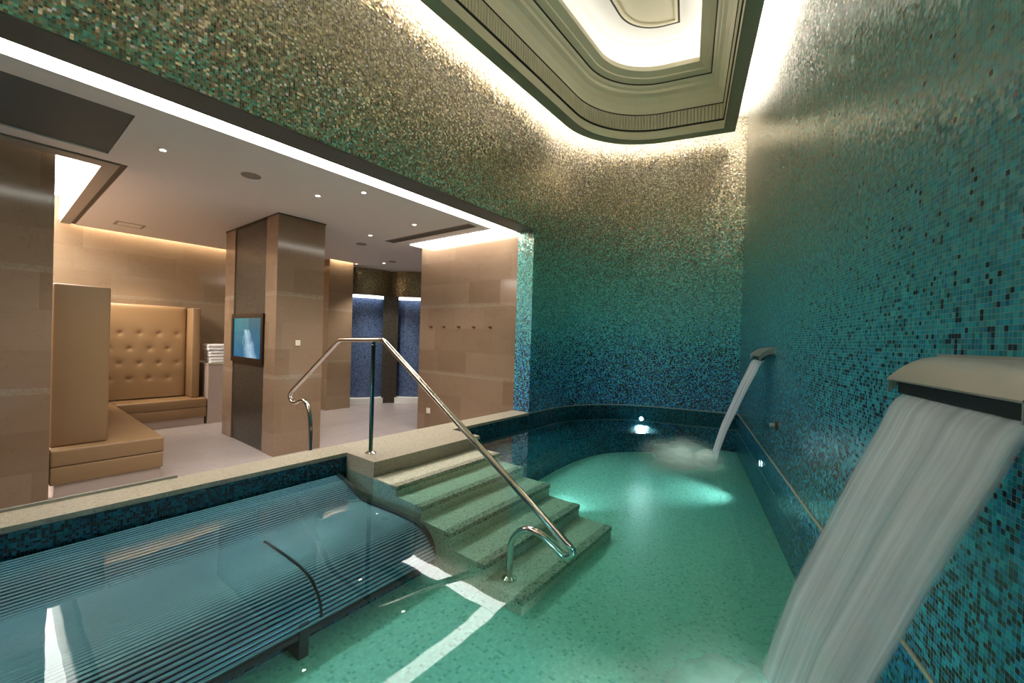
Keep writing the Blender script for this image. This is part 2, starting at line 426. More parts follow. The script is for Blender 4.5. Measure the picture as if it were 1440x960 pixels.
# trim course at coping level and the sunk pool sides
def trim(name, path, off):
    bm = bmesh.new()
    pts = [(p.x, p.y) for p in path]
    ctr = Vector((2.5, 1.5, 0)); inner = [p + (ctr - p).normalized() * off for p in path]
    prism(bm, [(p.x, p.y) for p in path] + [(p.x, p.y) for p in inner[::-1]], -.018, 0.)
    struct(name, bm, 'trim_tile')
trim('trim_1', back_path[1:], .014)
def trim_r():
    bm = bmesh.new(); a, b = rs_near, TB
    q = [P(a, 0, 0), P(b, 0, 0), P(b, .006, 0), P(a, .006, 0)]
    prism(bm, [(p.x, p.y) for p in q], -.016, 0.); struct('trim_2', bm, 'coping')
trim_r()
struct('wall_pool_back', ribbon(back_path[1:], PF, 0., u0=.3), 'mosaic_pool', uv=False, recalc=False)
struct('wall_pool_right', ribbon(path_r, PF, 0.), 'mosaic_blue_pool', uv=False, recalc=False)
struct('wall_pool_left', B(XN, 4.525, YL + .012, YB, PF, -.03), 'mosaic_pool')
pool_poly = [(XN, YL + .02), (4.525, YL + .02)] + [(p.x, p.y) for p in back_path[2:]] + [(near_r.x, near_r.y)]
bm = bmesh.new(); prism(bm, pool_poly, PF - .1, PF); struct('pool_floor', bm, 'mosaic_floor')
# coping with its thin metal edge
struct('coping', B(XN, 4.525, YL - .006, YB, -.03, 0.), 'coping')
struct('trim_3', B(XN, .80, YB - .012, YB + .004, 0., .016), 'steel')

# relaxation room shell
struct('floor', B(XN, 9.2, YB, 11.6, ZF - .1, ZF), 'floor')
struct('wall_rear', B(XN, 4.31, 9.10, 9.25, ZF, 3.0), 'stone_warm')
struct('wall_pier', B(4.31, 4.84, 8.12, 9.25, ZF, 2.75), 'stone_warm')
struct('wall_partition', B(4.54, 4.72, YB, 5.50, ZF, 2.85), 'stone')
struct('wall_side', B(XN, .363, 5.50, 5.66, ZF, 2.905), 'stone')
struct('wall_end', B(XN - .15, XN, YB, 9.25, ZF, 3.0), 'stone')
struct('wall_far', B(4.8, 9.3, 11.3, 11.45, ZF, 3.0), 'stone')
struct('wall_corridor', B(9.2, 9.35, 3.4, 11.45, ZF, 3.0), 'stone')
struct('wall_corridor_side', B(4.72, 9.3, 5.0, 5.12, ZF, 3.0), 'stone')

# relaxation room ceiling: slabs around a dark recess and a lit slot
bm = bmesh.new()
box(bm, XN, 4.28, 3.70, 3.95, ZC, ZC + .05)
box(bm, .635, 4.28, 3.95, 5.02, ZC, ZC + .05)
box(bm, XN, 4.28, 5.02, 5.22, ZC, ZC + .05)
box(bm, .80, 4.28, 5.22, 5.52, ZC, ZC + .05)
box(bm, .80, 4.25, 5.52, 8.97, ZC, ZC + .05)
box(bm, 4.25, 4.90, 5.52, 8.02, ZC, ZC + .05)
box(bm, 4.90, 9.2, 5.10, 11.4, ZC, ZC + .05)
box(bm, 4.28, 4.90, 5.50, 5.52, ZC, ZC + .05)
box(bm, XN, 4.28, 3.695, 3.70, ZC, ZC + .22)
box(bm, 4.275, 4.28, 3.70, 5.52, ZC, ZC + .3)
struct('ceiling', bm, 'ceiling')
struct('ceiling_recess', B(XN, .655, 3.94, 5.03, ZC + .012, ZC + .06), 'recess')
bm = bmesh.new()
box(bm, XN, .80, 5.22, 5.27, ZC + .012, ZC + .05, 1); box(bm, .75, .80, 5.27, 8.97, ZC + .012, ZC + .05, 1)
box(bm, XN, .75, 5.27, 5.44, ZC - .004, ZC + .06); box(bm, .645, .75, 5.44, 8.97, ZC - .004, ZC + .06)
struct('trim_4', bm, None, mats=['ceiling_trim', 'dark_gap'])
# housings above the coves
bm = bmesh.new()
box(bm, XN, 4.53, YB, 3.70, 2.54, 2.60)
box(bm, 4.28, 4.54, 3.70, 5.52, 2.512, 2.56)
box(bm, XN, .645, 5.43, 9.1, 2.93, 2.97); box(bm, .645, .70, 5.44, 9.1, ZC + .06, 2.97); box(bm, XN, .66, 5.42, 5.44, ZC + .06, 2.97)
box(bm, .70, 4.35, 8.97, 9.1, 2.615, 2.66)
box(bm, 4.25, 4.92, 8.02, 8.12, 2.575, 2.61)
box(bm, XN - .1, 9.3, YB - .02, 11.5, 3.0, 3.05)
struct('ceiling_void', bm, 'white')

# square column with the dark mosaic face
bm = bmesh.new()
cz1 = ZC + .005
box(bm, 2.25, 2.86, 5.53, 5.87, ZF, cz1); box(bm, 2.25, 2.86, 6.98, 7.35, ZF, cz1); box(bm, 2.265, 2.86, 5.87, 6.98, ZF, cz1, 1)
struct('column', bm, None, mats=['stone', 'mosaic_dark'])
struct('trim_5', B(2.242, 2.868, 5.522, 7.358, ZC - .014, ZC - .001), 'dark_gap')

# ------------------------------------------------------------------ shower drums at the far end
vd = Vector((.588, .809, 0)); rd = Vector((.809, -.588, 0))
cr = Vector((5.90, 8.22, 0))
def drum(center, R, a0, a1, n=20):
    return [center + (-vd * math.cos(a) + rd * math.sin(a)) * R for a in [a0 + (a1 - a0) * k / n for k in range(n + 1)]]
def thick_arc(bm, pts, cen, th, z0, z1):
    inner = [cen + (p - cen) * (1 - th / (p - cen).length) for p in pts]
    for i in range(len(pts) - 1):
        prism(bm, [(q.x, q.y) for q in (pts[i], pts[i + 1], inner[i + 1], inner[i])], z0, z1)
    bmesh.ops.remove_doubles(bm, verts=bm.verts, dist=1e-4)
    return bm
R_ = 1.0; hw = math.asin(.68)
cL = cr - rd * .68 + vd * (R_ * math.cos(hw)); cR = cr + rd * .68 + vd * (R_ * math.cos(hw))
for nm, cen in (('left', cL), ('right', cR)):
    front = drum(cen, R_, -hw, hw)
    bm = bmesh.new(); thick_arc(bm, front, cen, .12, 1.90, ZC + .02); struct('wall_shower_lintel_' + nm, bm, 'mosaic_gold', smooth=False)
    bm = bmesh.new(); thick_arc(bm, drum(cen, R_ - .012, -hw, hw), cen, .10, 1.84, 1.90); tag(build('cove_light', bm, 'shower_rim_glow'), 'curved white underside of the %s shower lintel, made to glow' % nm, 'light strip')  # glow added to the lintel's white underside, brightens the blue wall
    bm = bmesh.new(); thick_arc(bm, drum(cen, R_ + .05, -hw, hw), cen, .20, ZF, ZF + .13); struct('trim_shower_curb_' + nm, bm, 'white')
    # blue wall right behind the lintel
    bm = bmesh.new(); thick_arc(bm, drum(cen, R_ - .16, -1.25, 1.25, 28), cen, .06, ZF, 1.9); struct('wall_shower_' + nm, bm, 'mosaic_blue')
bm = bmesh.new()
c4 = [cr - rd * .17 - vd * .16, cr + rd * .17 - vd * .16, cr + rd * .17 + vd * .10, cr - rd * .17 + vd * .10]
prism(bm, [(p.x, p.y) for p in c4], ZF, 1.90); struct('wall_shower_post', bm, 'mosaic_dark')

# ------------------------------------------------------------------ pool hall ceiling: cove gap and stepped coffer
CL_, CT_, CR_, CN_ = 2.955, 6.459, .19, -2.2
def coffer_outline(o, n=20):
    yl = CL_ - o; tb = CT_ - o; dr = CR_ + o; xn = CN_ + o
    r = max(.35, 1.30 - o)
    v = isect(tb, yl); turn = math.radians(75.7); tl = r * math.tan(turn / 2)
    c = Vector((v.x - tl, yl - r, 0))
    pts = [Vector((xn, yl, 0)), Vector(((xn + c.x) / 2, yl, 0))]
    pts += [c + Vector((math.sin(a), math.cos(a), 0)) * r for a in [turn * k / n for k in range(n + 1)]]
    e = P(tb, dr, 0); pts += [Vector((e.x, e.y, 0))]
    s_n = (xn - NV.x * (D0 + dr)) / TV.x; q = P(s_n, dr, 0); pts += [Vector(((e.x + q.x) / 2, (e.y + q.y) / 2, 0)), Vector((q.x, q.y, 0))]
    return pts
def rings(prof, name, mats, close=False):
    bm = bmesh.new(); uvl = bm.loops.layers.uv.verify(); R = []
    for o_, z, mi in prof:
        pl = coffer_outline(o_); R.append(([bm.verts.new((p.x, p.y, z)) for p in pl], pl, z, mi))
    for (a, pa, za, mi), (b, pb, zb, _) in zip(R, R[1:]):
        u = 0.; N = len(a)
        for i in range(N):
            j = (i + 1) % N; du = (pa[j] - pa[i]).length
            f = bm.faces.new((a[i], a[j], b[j], b[i])); f.material_index = mi
            for lp, q in zip(f.loops, ((u, za), (u + du, za), (u + du, zb), (u, zb))): lp[uvl].uv = q
            u += du
    if close: bm.faces.new(R[-1][0]).material_index = R[-1][3]
    return struct(name, bm, None, mats=mats, uv=False)
CM = ['coffer', 'coffer_dark', 'frieze', 'dark_gap', 'white']
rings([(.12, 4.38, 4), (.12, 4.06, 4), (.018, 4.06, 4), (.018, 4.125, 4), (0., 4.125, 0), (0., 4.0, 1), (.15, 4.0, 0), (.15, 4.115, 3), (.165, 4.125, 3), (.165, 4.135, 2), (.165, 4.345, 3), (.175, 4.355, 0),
       (.18, 4.40, 0), (.20, 4.48, 0), (.24, 4.56, 0), (.28, 4.60, 0), (.285, 4.64, 0), (.31, 4.66, 0), (.33, 4.69, 3), (.345, 4.70, 0), (.37, 4.71, 0), (.41, 4.73, 0),
       (.41, 4.75, 0), (.49, 4.79, 0), (.49, 4.85, 0), (.44, 4.86, 4), (.27, 4.86, 4), (.27, 5.0, 4), (.30, 5.08, 4), (.36, 5.15, 4), (.46, 5.20, 4), (.74, 5.22, 4),
       (.74, 5.195, 3), (.765, 5.195, 0), (.80, 5.195, 0), (.80, 5.215, 0)], 'ceiling_coffer', CM, close=True)
rings([(-.9, 4.36, 0), (.12, 4.36, 0)], 'ceiling_cove', ['white'])
def led_ring(name, o_, z, r, mat, label, zz=None):
    pl = coffer_outline(o_); bm = bmesh.new()
    tube(bm, [Vector((p.x, p.y, z)) for p in pl] + [Vector((pl[0].x, pl[0].y, z))], r, 6)
    ob = build(name, bm, mat); tag(ob, label, 'light strip')
led_ring('cove_light', .075, 4.085, .020, 'led_cove', 'white light strip hidden on the outer ledge of the coffered ceiling')
led_ring('cove_light', .36, 4.895, .022, 'led_dome', 'white light strip in the inner cove of the coffered ceiling')

# ------------------------------------------------------------------ linear lights of the relaxation room
def strip(bmargs, mat, label):
    ob = build('cove_light', B(*bmargs), mat); tag(ob, label, 'light strip', )
strip((XN, 4.28, YB + .008, 3.692, 2.525, 2.54), 'led', 'long white light strip in the slot behind the mosaic header')
strip((4.284, 4.536, 3.44, 5.495, 2.500, 2.512), 'led', 'white light slot in the ceiling above the wall with hooks')
strip((XN + .1, .63, 5.45, 9.05, 2.91, 2.928), 'led', 'wide white light slot in the ceiling above the booth seat')
strip((.715, 4.30, 8.985, 9.09, 2.60, 2.615), 'led_warm', 'warm light slot along the rear stone wall above the seating')
strip((4.32, 4.83, 8.03, 8.11, 2.56, 2.575), 'led_warm', 'short warm light slot above the stone pier behind the column')

# ------------------------------------------------------------------ ceiling fittings
def downlight(x, y, label, watts=28, col=(1, .95, .9)):
    t = thing('downlight', label, 'downlight', (x, y, ZC), 'ceiling downlights')
    bm = bmesh.new(); lathe(bm, [(.019, .001), (.036, .001), (.037, -.003), (.034, -.005), (.021, -.004), (.019, .001)], (x, y, ZC), 'z', 20)
    build('bezel', bm, 'ivory', t, smooth=True)
    bm = bmesh.new(); lathe(bm, [(0, -.001), (.021, -.001), (.021, -.003), (0, -.004)], (x, y, ZC), 'z', 16); build('lens', bm, 'lamp', t)
    ld = bpy.data.lights.new('downlight_beam', 'SPOT'); ld.energy = watts; ld.color = col; ld.spot_size = math.radians(100); ld.spot_blend = .6; ld.shadow_soft_size = .03
    lo = bpy.data.objects.new('beam', ld); C.objects.link(lo); lo.parent = t; lo.location = (0, 0, -.012)
for x, y, lb in ((.898, 4.491, 'small round downlight nearest the dark ceiling recess'),
                 (2.215, 4.471, 'small round downlight just above and right of the square column'),
                 (2.446, 3.941, 'small round downlight closest to the bright header strip, over the handrail'),
                 (3.542, 4.467, 'small round downlight in front of the ceiling air grille'),
                 (3.563, 5.536, 'small round downlight at the far end of the ceiling air grille'),
                 (5.12, 7.422, 'small round downlight beside the showers at the far end'),
                 ):
    downlight(x, y, lb, 70 if y > 7 else 28)
def speaker(x, y, r, label):
    t = thing('ceiling_speaker', label, 'speaker', (x, y, ZC), 'round ceiling speakers')
    bm = bmesh.new(); lathe(bm, [(r * .86, 0), (r, 0), (r, -.006), (r * .88, -.008), (r * .86, 0)], (x, y, ZC), 'z', 28); build('rim', bm, 'ceiling_trim', t, smooth=True)
    bm = bmesh.new(); lathe(bm, [(0, -.006), (r * .5, -.006), (r * .5, -.0045), (r * .54, -.0045), (r * .54, -.006), (r * .86, -.005), (r * .86, 0), (0, 0)], (x, y, ZC), 'z', 28); build('grille', bm, 'grey_grille', t)
speaker(1.558, 4.468, .085, 'round grey ceiling speaker left of the square column')
speaker(3.829, 6.206, .085, 'round grey ceiling speaker behind the air grille')
speaker(5.092, 7.096, .08, 'round grey ceiling speaker nearest the showers')
t = thing('air_grille', 'long narrow dark air grille in the ceiling beside the light slot', 'air vent', (3.97, 4.7, ZC))
bm = bmesh.new()
for a in ((3.90, 4.06, 3.78, 3.80), (3.90, 4.06, 5.62, 5.64), (3.90, 3.915, 3.80, 5.62), (4.045, 4.06, 3.80, 5.62)): box(bm, *a, ZC - .008, ZC)
build('frame', bm, 'ceiling_trim', t)
build('backing', B(3.915, 4.045, 3.80, 5.62, ZC - .002, ZC), 'dark_gap', t)
for k in range(2): build('slat', B(3.945 + k * .045, 3.955 + k * .045, 3.80, 5.62, ZC - .007, ZC - .001), 'grey_grille', t)
t = thing('access_panel', 'faint rectangular access panel in the ceiling above the booth seat, with a spot set in it', 'access panel', (1.28, 8.2, ZC))  # access panel used as housing for the warm spot on the buttoned back
bm = bmesh.new()
for a in ((1.12, 1.15, 8.04, 8.34), (1.41, 1.44, 8.04, 8.34), (1.15, 1.41, 8.04, 8.065), (1.15, 1.41, 8.315, 8.34)): box(bm, *a, ZC - .005, ZC + .001)
build('frame', bm, 'ceiling_trim', t); build('lens', B(1.15, 1.41, 8.065, 8.315, ZC - .003, ZC + .001), 'ceiling', t)
ld = bpy.data.lights.new('wash_beam', 'SPOT'); ld.energy = 55; ld.color = (1, .82, .58); ld.spot_size = math.radians(70); ld.spot_blend = .9; ld.shadow_soft_size = .06
lo = bpy.data.objects.new('beam', ld); C.objects.link(lo); lo.parent = t; lo.location = (.1, -.1, -.02)
lo.rotation_euler = (Vector((1.55, 8.75, .6)) - Vector((1.38, 8.1, ZC))).to_track_quat('-Z', 'Y').to_euler()

# ------------------------------------------------------------------ wall fittings
for i, y in enumerate((5.20, 4.89, 4.55, 4.23, 3.90)):
    t = thing('wall_hook', ('leftmost', 'second from left', 'middle', 'second from right', 'rightmost')[i] + ' of five bronze robe hooks on the stone partition wall', 'hook', (4.54, y, 1.155), 'robe hooks on the stone wall')
    bm = bmesh.new(); lathe(bm, [(0, 0), (.020, 0), (.020, .005), (.008, .008), (0, .008)], (4.54, y, 1.155), Vector((-1, 0, 0)), 16); build('rosette', bm, 'bronze', t, smooth=True)
    bm = bmesh.new(); tube(bm, smooth_path([(4.535, y, 1.155), (4.51, y, 1.15), (4.495, y, 1.155), (4.49, y, 1.175)], 4), .006, 8); build('peg', bm, 'bronze', t, smooth=True)
t = thing('power_socket', 'small cream power socket low on the stone partition wall', 'socket', (4.54, 5.22, -.245))
build('plate', B(4.530, 4.54, 5.175, 5.265, -.290, -.200), 'ivory', t, bevel=.003)
build('rocker', B(4.527, 4.532, 5.195, 5.245, -.270, -.220), 'ivory', t, bevel=.001)
t = thing('light_switch', 'small white switch on the pool side of the square column', 'switch', (2.527, 5.53, .858))
build('plate', B(2.497, 2.557, 5.520, 5.53, .822, .894), 'ivory', t, bevel=.003)
build('rocker', B(2.512, 2.542, 5.516, 5.521, .838, .878), 'ivory', t, bevel=.001)

# television on the column
t = thing('television', 'wall television showing a blue waterfall on the column', 'television', (2.25, 6.42, .55))
bm = bmesh.new(); fx0, fx1 = 2.225, 2.265
for a in ((5.865, 5.935, .545, 1.235), (6.905, 6.98, .545, 1.235), (5.935, 6.905, .545, .625), (5.935, 6.905, 1.175, 1.235)): box(bm, fx0, fx1, *a)
bmesh.ops.remove_doubles(bm, verts=bm.verts, dist=1e-5)
build('frame', bm, 'black', t)
bm = bmesh.new(); box(bm, 2.236, 2.262, 5.935, 6.905, .625, 1.175); bmesh.ops.recalc_face_normals(bm, faces=bm.faces)
uvl = bm.loops.layers.uv.verify()
for f in bm.faces:
    for lp in f.loops: lp[uvl].uv = ((6.905 - lp.vert.co.y) / .97, (lp.vert.co.z - .625) / .55)
build('screen', bm, 'screen', t, uv=False)

# ------------------------------------------------------------------ booth seating
def cushion(bm, x0, x1, y0, y1, z0, z1): return box(bm, x0, x1, y0, y1, z0, z1)
SZ = (-.150, -.308, -.470)
t = thing('booth_seat', 'tan leather bench nearest the pool with a tall plain backrest at its left end', 'bench', (.77, 7.1, ZF))
build('plinth', B(.40, 1.15, 5.55, 8.74, ZF, SZ[2]), 'base_stone', t)
build('seat_cushion', B(.368, 1.175, 5.53, 8.76, SZ[1] + .002, SZ[0]), 'leather', t, bevel=.018, smooth=True)
build('seat_frame', B(.370, 1.172, 5.532, 8.758, SZ[2], SZ[1]), 'leather', t, bevel=.012, smooth=True)
build('backrest', B(.372, .765, 5.68, 8.76, SZ[0], 1.392), 'leather', t, bevel=.022, smooth=True)

t = thing('booth_seat', 'tan leather bench with a buttoned back against the rear stone wall', 'bench', (1.74, 8.6, ZF))
build('plinth', B(1.18, 2.28, 8.30, 9.0, ZF, SZ[2]), 'base_stone', t)
build('seat_cushion', B(1.18, 2.308, 8.27, 8.74, SZ[1] + .002, SZ[0] - .01), 'leather', t, bevel=.018, smooth=True)
build('seat_frame', B(1.18, 2.305, 8.272, 8.74, SZ[2], SZ[1]), 'leather', t, bevel=.012, smooth=True)
build('side_wing', B(2.12, 2.235, 8.42, 8.98, SZ[0] - .01, 1.352), 'leather', t, bevel=.016, smooth=True)
tufts = []
for zz, xs in ((1.12, (1.39, 1.63, 1.87)), (.905, (1.035, 1.275, 1.51, 1.75, 1.99)), (.66, (1.155, 1.394, 1.634, 1.869)), (.425, (1.035, 1.275, 1.513, 1.754, 1.995)), (.175, (1.155, 1.394, 1.634, 1.877))):
    if zz < 1.: tufts += [(x, zz) for x in xs]
bm = bmesh.new(); x0, x1, z0, z1 = .80, 2.11, -.14, 1.368; NX, NZ = 90, 100; G = []
for i in range(NX + 1):
    col = []
    for k in range(NZ + 1):
        x = x0 + (x1 - x0) * i / NX; z = z0 + (z1 - z0) * k / NZ
        e = min(x - x0, x1 - x, z - z0 + .2, z1 - z); dy = .03 * (1 - math.exp(-max(e, 0) / .03))
        dent = 0.
        for tx, tz in tufts:
            r2 = (x - tx) ** 2 + (z - tz) ** 2
            dent += .015 * math.exp(-r2 / .0008) + .008 * math.exp(-r2 / .005)
        col.append(bm.verts.new((x, 8.735 - dy + dent, z)))
    G.append(col)
for i in range(NX):
    for k in range(NZ): bm.faces.new((G[i][k], G[i + 1][k], G[i + 1][k + 1], G[i][k + 1]))
rim = [G[i][0] for i in range(NX + 1)] + [G[NX][k] for k in range(1, NZ + 1)] + [G[i][NZ] for i in range(NX - 1, -1, -1)] + [G[0][k] for k in range(NZ - 1, 0, -1)]
bk = [bm.verts.new((v.co.x, 8.98, v.co.z)) for v in rim]
for i in range(len(rim)):
    j = (i + 1) % len(rim); bm.faces.new((rim[j], rim[i], bk[i], bk[j]))
bm.faces.new(bk)
bb = build('backrest', bm, 'leather', t, smooth=True)
for tx, tz in tufts:
    bm = bmesh.new(); lathe(bm, [(0, .012), (.008, .010), (.014, .004), (.014, 0), (0, 0)], (tx, 8.733, tz), Vector((0, -1, 0)), 10)
    build('button', bm, 'leather_dark', bb, smooth=True)

# towel cabinet
t = thing('towel_cabinet', 'stone-clad low cabinet at the end of the buttoned bench, towels on it', 'cabinet', (2.65, 8.65, ZF))
build('body', B(2.318, 3.05, 8.27, 9.08, ZF, .395), 'base_stone', t)
build('top', B(2.312, 3.06, 8.262, 9.08, .395, .420), 'coping', t, bevel=.003)
def towel(z, h, x0, lb):
    bm = bmesh.new(); y0, y1, x1 = 8.36, 8.70, x0 + .62
    # folded three layers, the rounded fold towards the pool
    prof = []
    for layer in range(2):
        a = z + h * layer / 2; b = a + h / 2 - .002; r = (b - a) / 2
        ring = []
        for s, e in ((8, 0), (0, 0)): pass
        pts = [(y0 + r - r * math.sin(PI * k / 10), (a + b) / 2 - r * math.cos(PI * k / 10)) for k in range(11)] + \
              [(y1 - r + r * math.sin(PI * k / 10), (a + b) / 2 + r * math.cos(PI * k / 10)) for k in range(11)]
        secs = []
        for q in range(13):
            x = x0 + (x1 - x0) * q / 12; s = 1. if 0 < q < 12 else .86
            secs.append([bm.verts.new((x, 8.53 + (py - 8.53) * (1 if 0 < q < 12 else .985), (a + b) / 2 + (pz - (a + b) / 2) * s + .0025 * math.sin(q * 1.7 + layer * 2 + z * 40))) for py, pz in pts])
        for A, Bq in zip(secs, secs[1:]):
            for k in range(len(pts)): bm.faces.new((A[k], A[(k + 1) % len(pts)], Bq[(k + 1) % len(pts)], Bq[k]))
        bm.faces.new(secs[0][::-1]); bm.faces.new(secs[-1])
    o = build('folded_towel', bm, 'towel', smooth=True); tag(o, lb, 'towel', 'folded towels on the stone cabinet')
towel(.424, .098, 2.375, 'white folded towel at the bottom of the pile on the cabinet')
towel(.527, .104, 2.365, 'white folded towel in the middle of the pile on the cabinet')
towel(.637, .112, 2.345, 'white folded towel on top of the pile on the cabinet')

# ------------------------------------------------------------------ stairs into the pool
SX0, SX1 = 1.87, 3.08
ys = [YL - .004, 2.77, 2.485, 2.20, 1.905, 1.605, 1.315]
zs = [0., -.122, -.195, -.285, -.385, -.480]
t = thing('pool_stairs', 'speckled stone stairs descending from the coping into the pool', 'stairs', ((SX0 + SX1) / 2, 2.2, PF))
for k in range(6):
    f0, f1, zt = ys[k + 1], ys[k], zs[k]
    s = build('landing' if k == 0 else 'step', B(SX0, SX1, f0, f1, PF, zt), 'coping' if k == 0 else 'mosaic_step', t)
    if k:
        n_ = build('nosing', B(SX0 - .002, SX1 + .002, f0 - .006, f0 + .055, zt - .03, zt + .003), 'nosing', s)
    else:
        build('nosing', B(SX0 - .004, SX1 + .004, f0 - .012, f1 - .001, -.03, .002), 'coping', s)

# hidden dry steps on the far side are not seen; the rail stands on the floor there
XR = 1.99
t = thing('handrail', 'polished steel handrail arching over the pool stairs', 'handrail', (XR, 3.0, 0.))
near = [(1.10, -.135), (1.072, -.155), (1.075, -.185), (1.12, -.205), (1.20, -.165), (1.28, -.135), (1.37, -.135), (1.45, -.185), (1.495, -.27), (1.50, -.40), (1.50, -.478)]
far = [(4.03, ZF + .002), (4.03, -.1), (4.045, .12), (4.09, .24), (4.17, .305), (4.27, .295), (4.37, .262), (4.45, .268), (4.50, .315), (4.47, .365)]
pth = smooth_path([(XR, y, z) for y, z in far], 6)
pth += [Vector((XR, 3.58, .915)), Vector((XR, 3.54, .935)), Vector((XR, 3.50, .944))] + [Vector((XR, 2.90, .958)), Vector((XR, 2.86, .950)), Vector((XR, 2.82, .928))]
pth += smooth_path([(XR, y, z) for y, z in near], 6)
bm = bmesh.new(); tube(bm, pth, .0215, 14); build('rail', bm, 'chrome', t, smooth=True)
bm = bmesh.new(); tube(bm, [(XR, 3.0, .0), (XR, 3.0, .93)], .017, 14); lathe(bm, [(.022, .90), (.024, .91), (.012, .925), (.012, .945)], (XR, 3.0, 0), 'z', 14); build('post', bm, 'post_steel', t, smooth=True)
for (yy, zz) in ((3.0, .001), (1.50, zs[5] + .002), (4.03, ZF)):
    bm = bmesh.new(); lathe(bm, [(0, 0), (.046, 0), (.046, .006), (.030, .016), (.022, .02), (0, .02)], (XR, yy, zz), 'z', 20); build('flange', bm, 'chrome', t, smooth=True)

# ------------------------------------------------------------------ underwater tubular lounger
prof = []
import itertools
def seg(a, b, n): return [(a[0] + (b[0] - a[0]) * k / n, a[1] + (b[1] - a[1]) * k / n) for k in range(n)]
key = [(3.12, -.165), (2.95, -.20), (2.75, -.262)] ; 
pl = smooth_path([(0, *p) for p in [(3.13, -.165), (2.95, -.205), (2.76, -.268), (2.5, -.262), (2.28, -.255), (2.12, -.262), (2.03, -.295), (1.975, -.35), (1.95, -.42)]], 12)
acc = [0.]
for a, b in zip(pl, pl[1:]): acc.append(acc[-1] + (b - a).length)
def along(d):
    for i in range(len(acc) - 1):
        if acc[i + 1] >= d:
            f = (d - acc[i]) / (acc[i + 1] - acc[i]); return pl[i].lerp(pl[i + 1], f)
    return pl[-1]
NTB = int(acc[-1] / .021)
t = thing('underwater_lounger', 'long stainless tube lounger under the water along the left pool side', 'lounger', (0., 2.5, PF))
bm = bmesh.new()
for k in range(NTB + 1):
    p = along(acc[-1] * k / NTB); 
    if p.z > -.16: continue
    tube(bm, [(XN + .02, p.y, p.z), (1.78, p.y, p.z)], .0082, 6)
build('tube_bed', bm, 'tube', t, smooth=True)
bm = bmesh.new(); q = [(1.79, p.y, p.z) for p in pl]
lo = [Vector((1.775, p.y, p.z - .022)) for p in pl]
side = [bm.verts.new((1.795, p.y, p.z + .016)) for p in pl] + [bm.verts.new((1.795, p.y + .02, p.z - .07)) for p in pl[::-1]]
bm.faces.new(side); r_ = bmesh.ops.extrude_face_region(bm, geom=list(bm.faces)); bmesh.ops.translate(bm, verts=[v for v in r_['geom'] if isinstance(v, bmesh.types.BMVert)], vec=(-.03, 0, 0))
build('end_cap', bm, 'rubber', t)
bm = bmesh.new()
for a, b in zip(pl[::3], pl[3::3]):
    prism(bm, [(XN + .02, min(a.y, b.y)), (1.77, min(a.y, b.y)), (1.77, max(a.y, b.y)), (XN + .02, max(a.y, b.y))], min(a.z, b.z) - .05, min(a.z, b.z) - .025)
build('tray', bm, 'rubber', t)
build('kick_panel', B(XN + .02, 1.77, 2.06, 2.08, PF, -.36), 'mosaic_pool', t)
for x in (1.04, -1.4):
    bm = bmesh.new(); tube(bm, [(x, p.y, p.z + .004) for p in pl[30:]], .009, 6); build('strap', bm, 'rubber', t, smooth=True)
for x in (.93, .36, -.25, -1.2):
    build('bracket', B(x, x + .05, 1.945, 2.06, PF, -.40), 'rubber', t, bevel=.004)

# underwater bench along the far left, following the curve
edge = [(3.10, 2.42), (3.6, 2.46), (4.2, 2.52), (4.75, 2.52), (5.2, 2.44), (5.52, 2.28), (5.76, 2.05), (5.92, 1.82), (6.05, 1.66)]
edge = [(v.x, v.y) for v in smooth_path([(x, y, 0) for x, y in edge], 5)]
wallpts = [(p.x, p.y) for p in (arc + [isect(TB, 1.72)])][::-1]
bm = bmesh.new(); prism(bm, edge + wallpts + [(5.06, YL), (3.10, YL)], PF, -.30)
struct('trim_pool_bench', bm, 'mosaic_pool')

# ------------------------------------------------------------------ water
wp = [(XN, YL + .006), (4.525, YL + .006)] + [(p.x, p.y) for p in back_path[2:]] + [(near_r.x, near_r.y)]
bm = bmesh.new(); f = bm.faces.new([bm.verts.new((x, y, ZW)) for x, y in wp]); f.normal_update()
if f.normal.z < 0: f.normal_flip()
o = build('pool_water', bm, 'water', recalc=False); tag(o, 'calm clear green water filling the pool', 'water', kind='stuff')

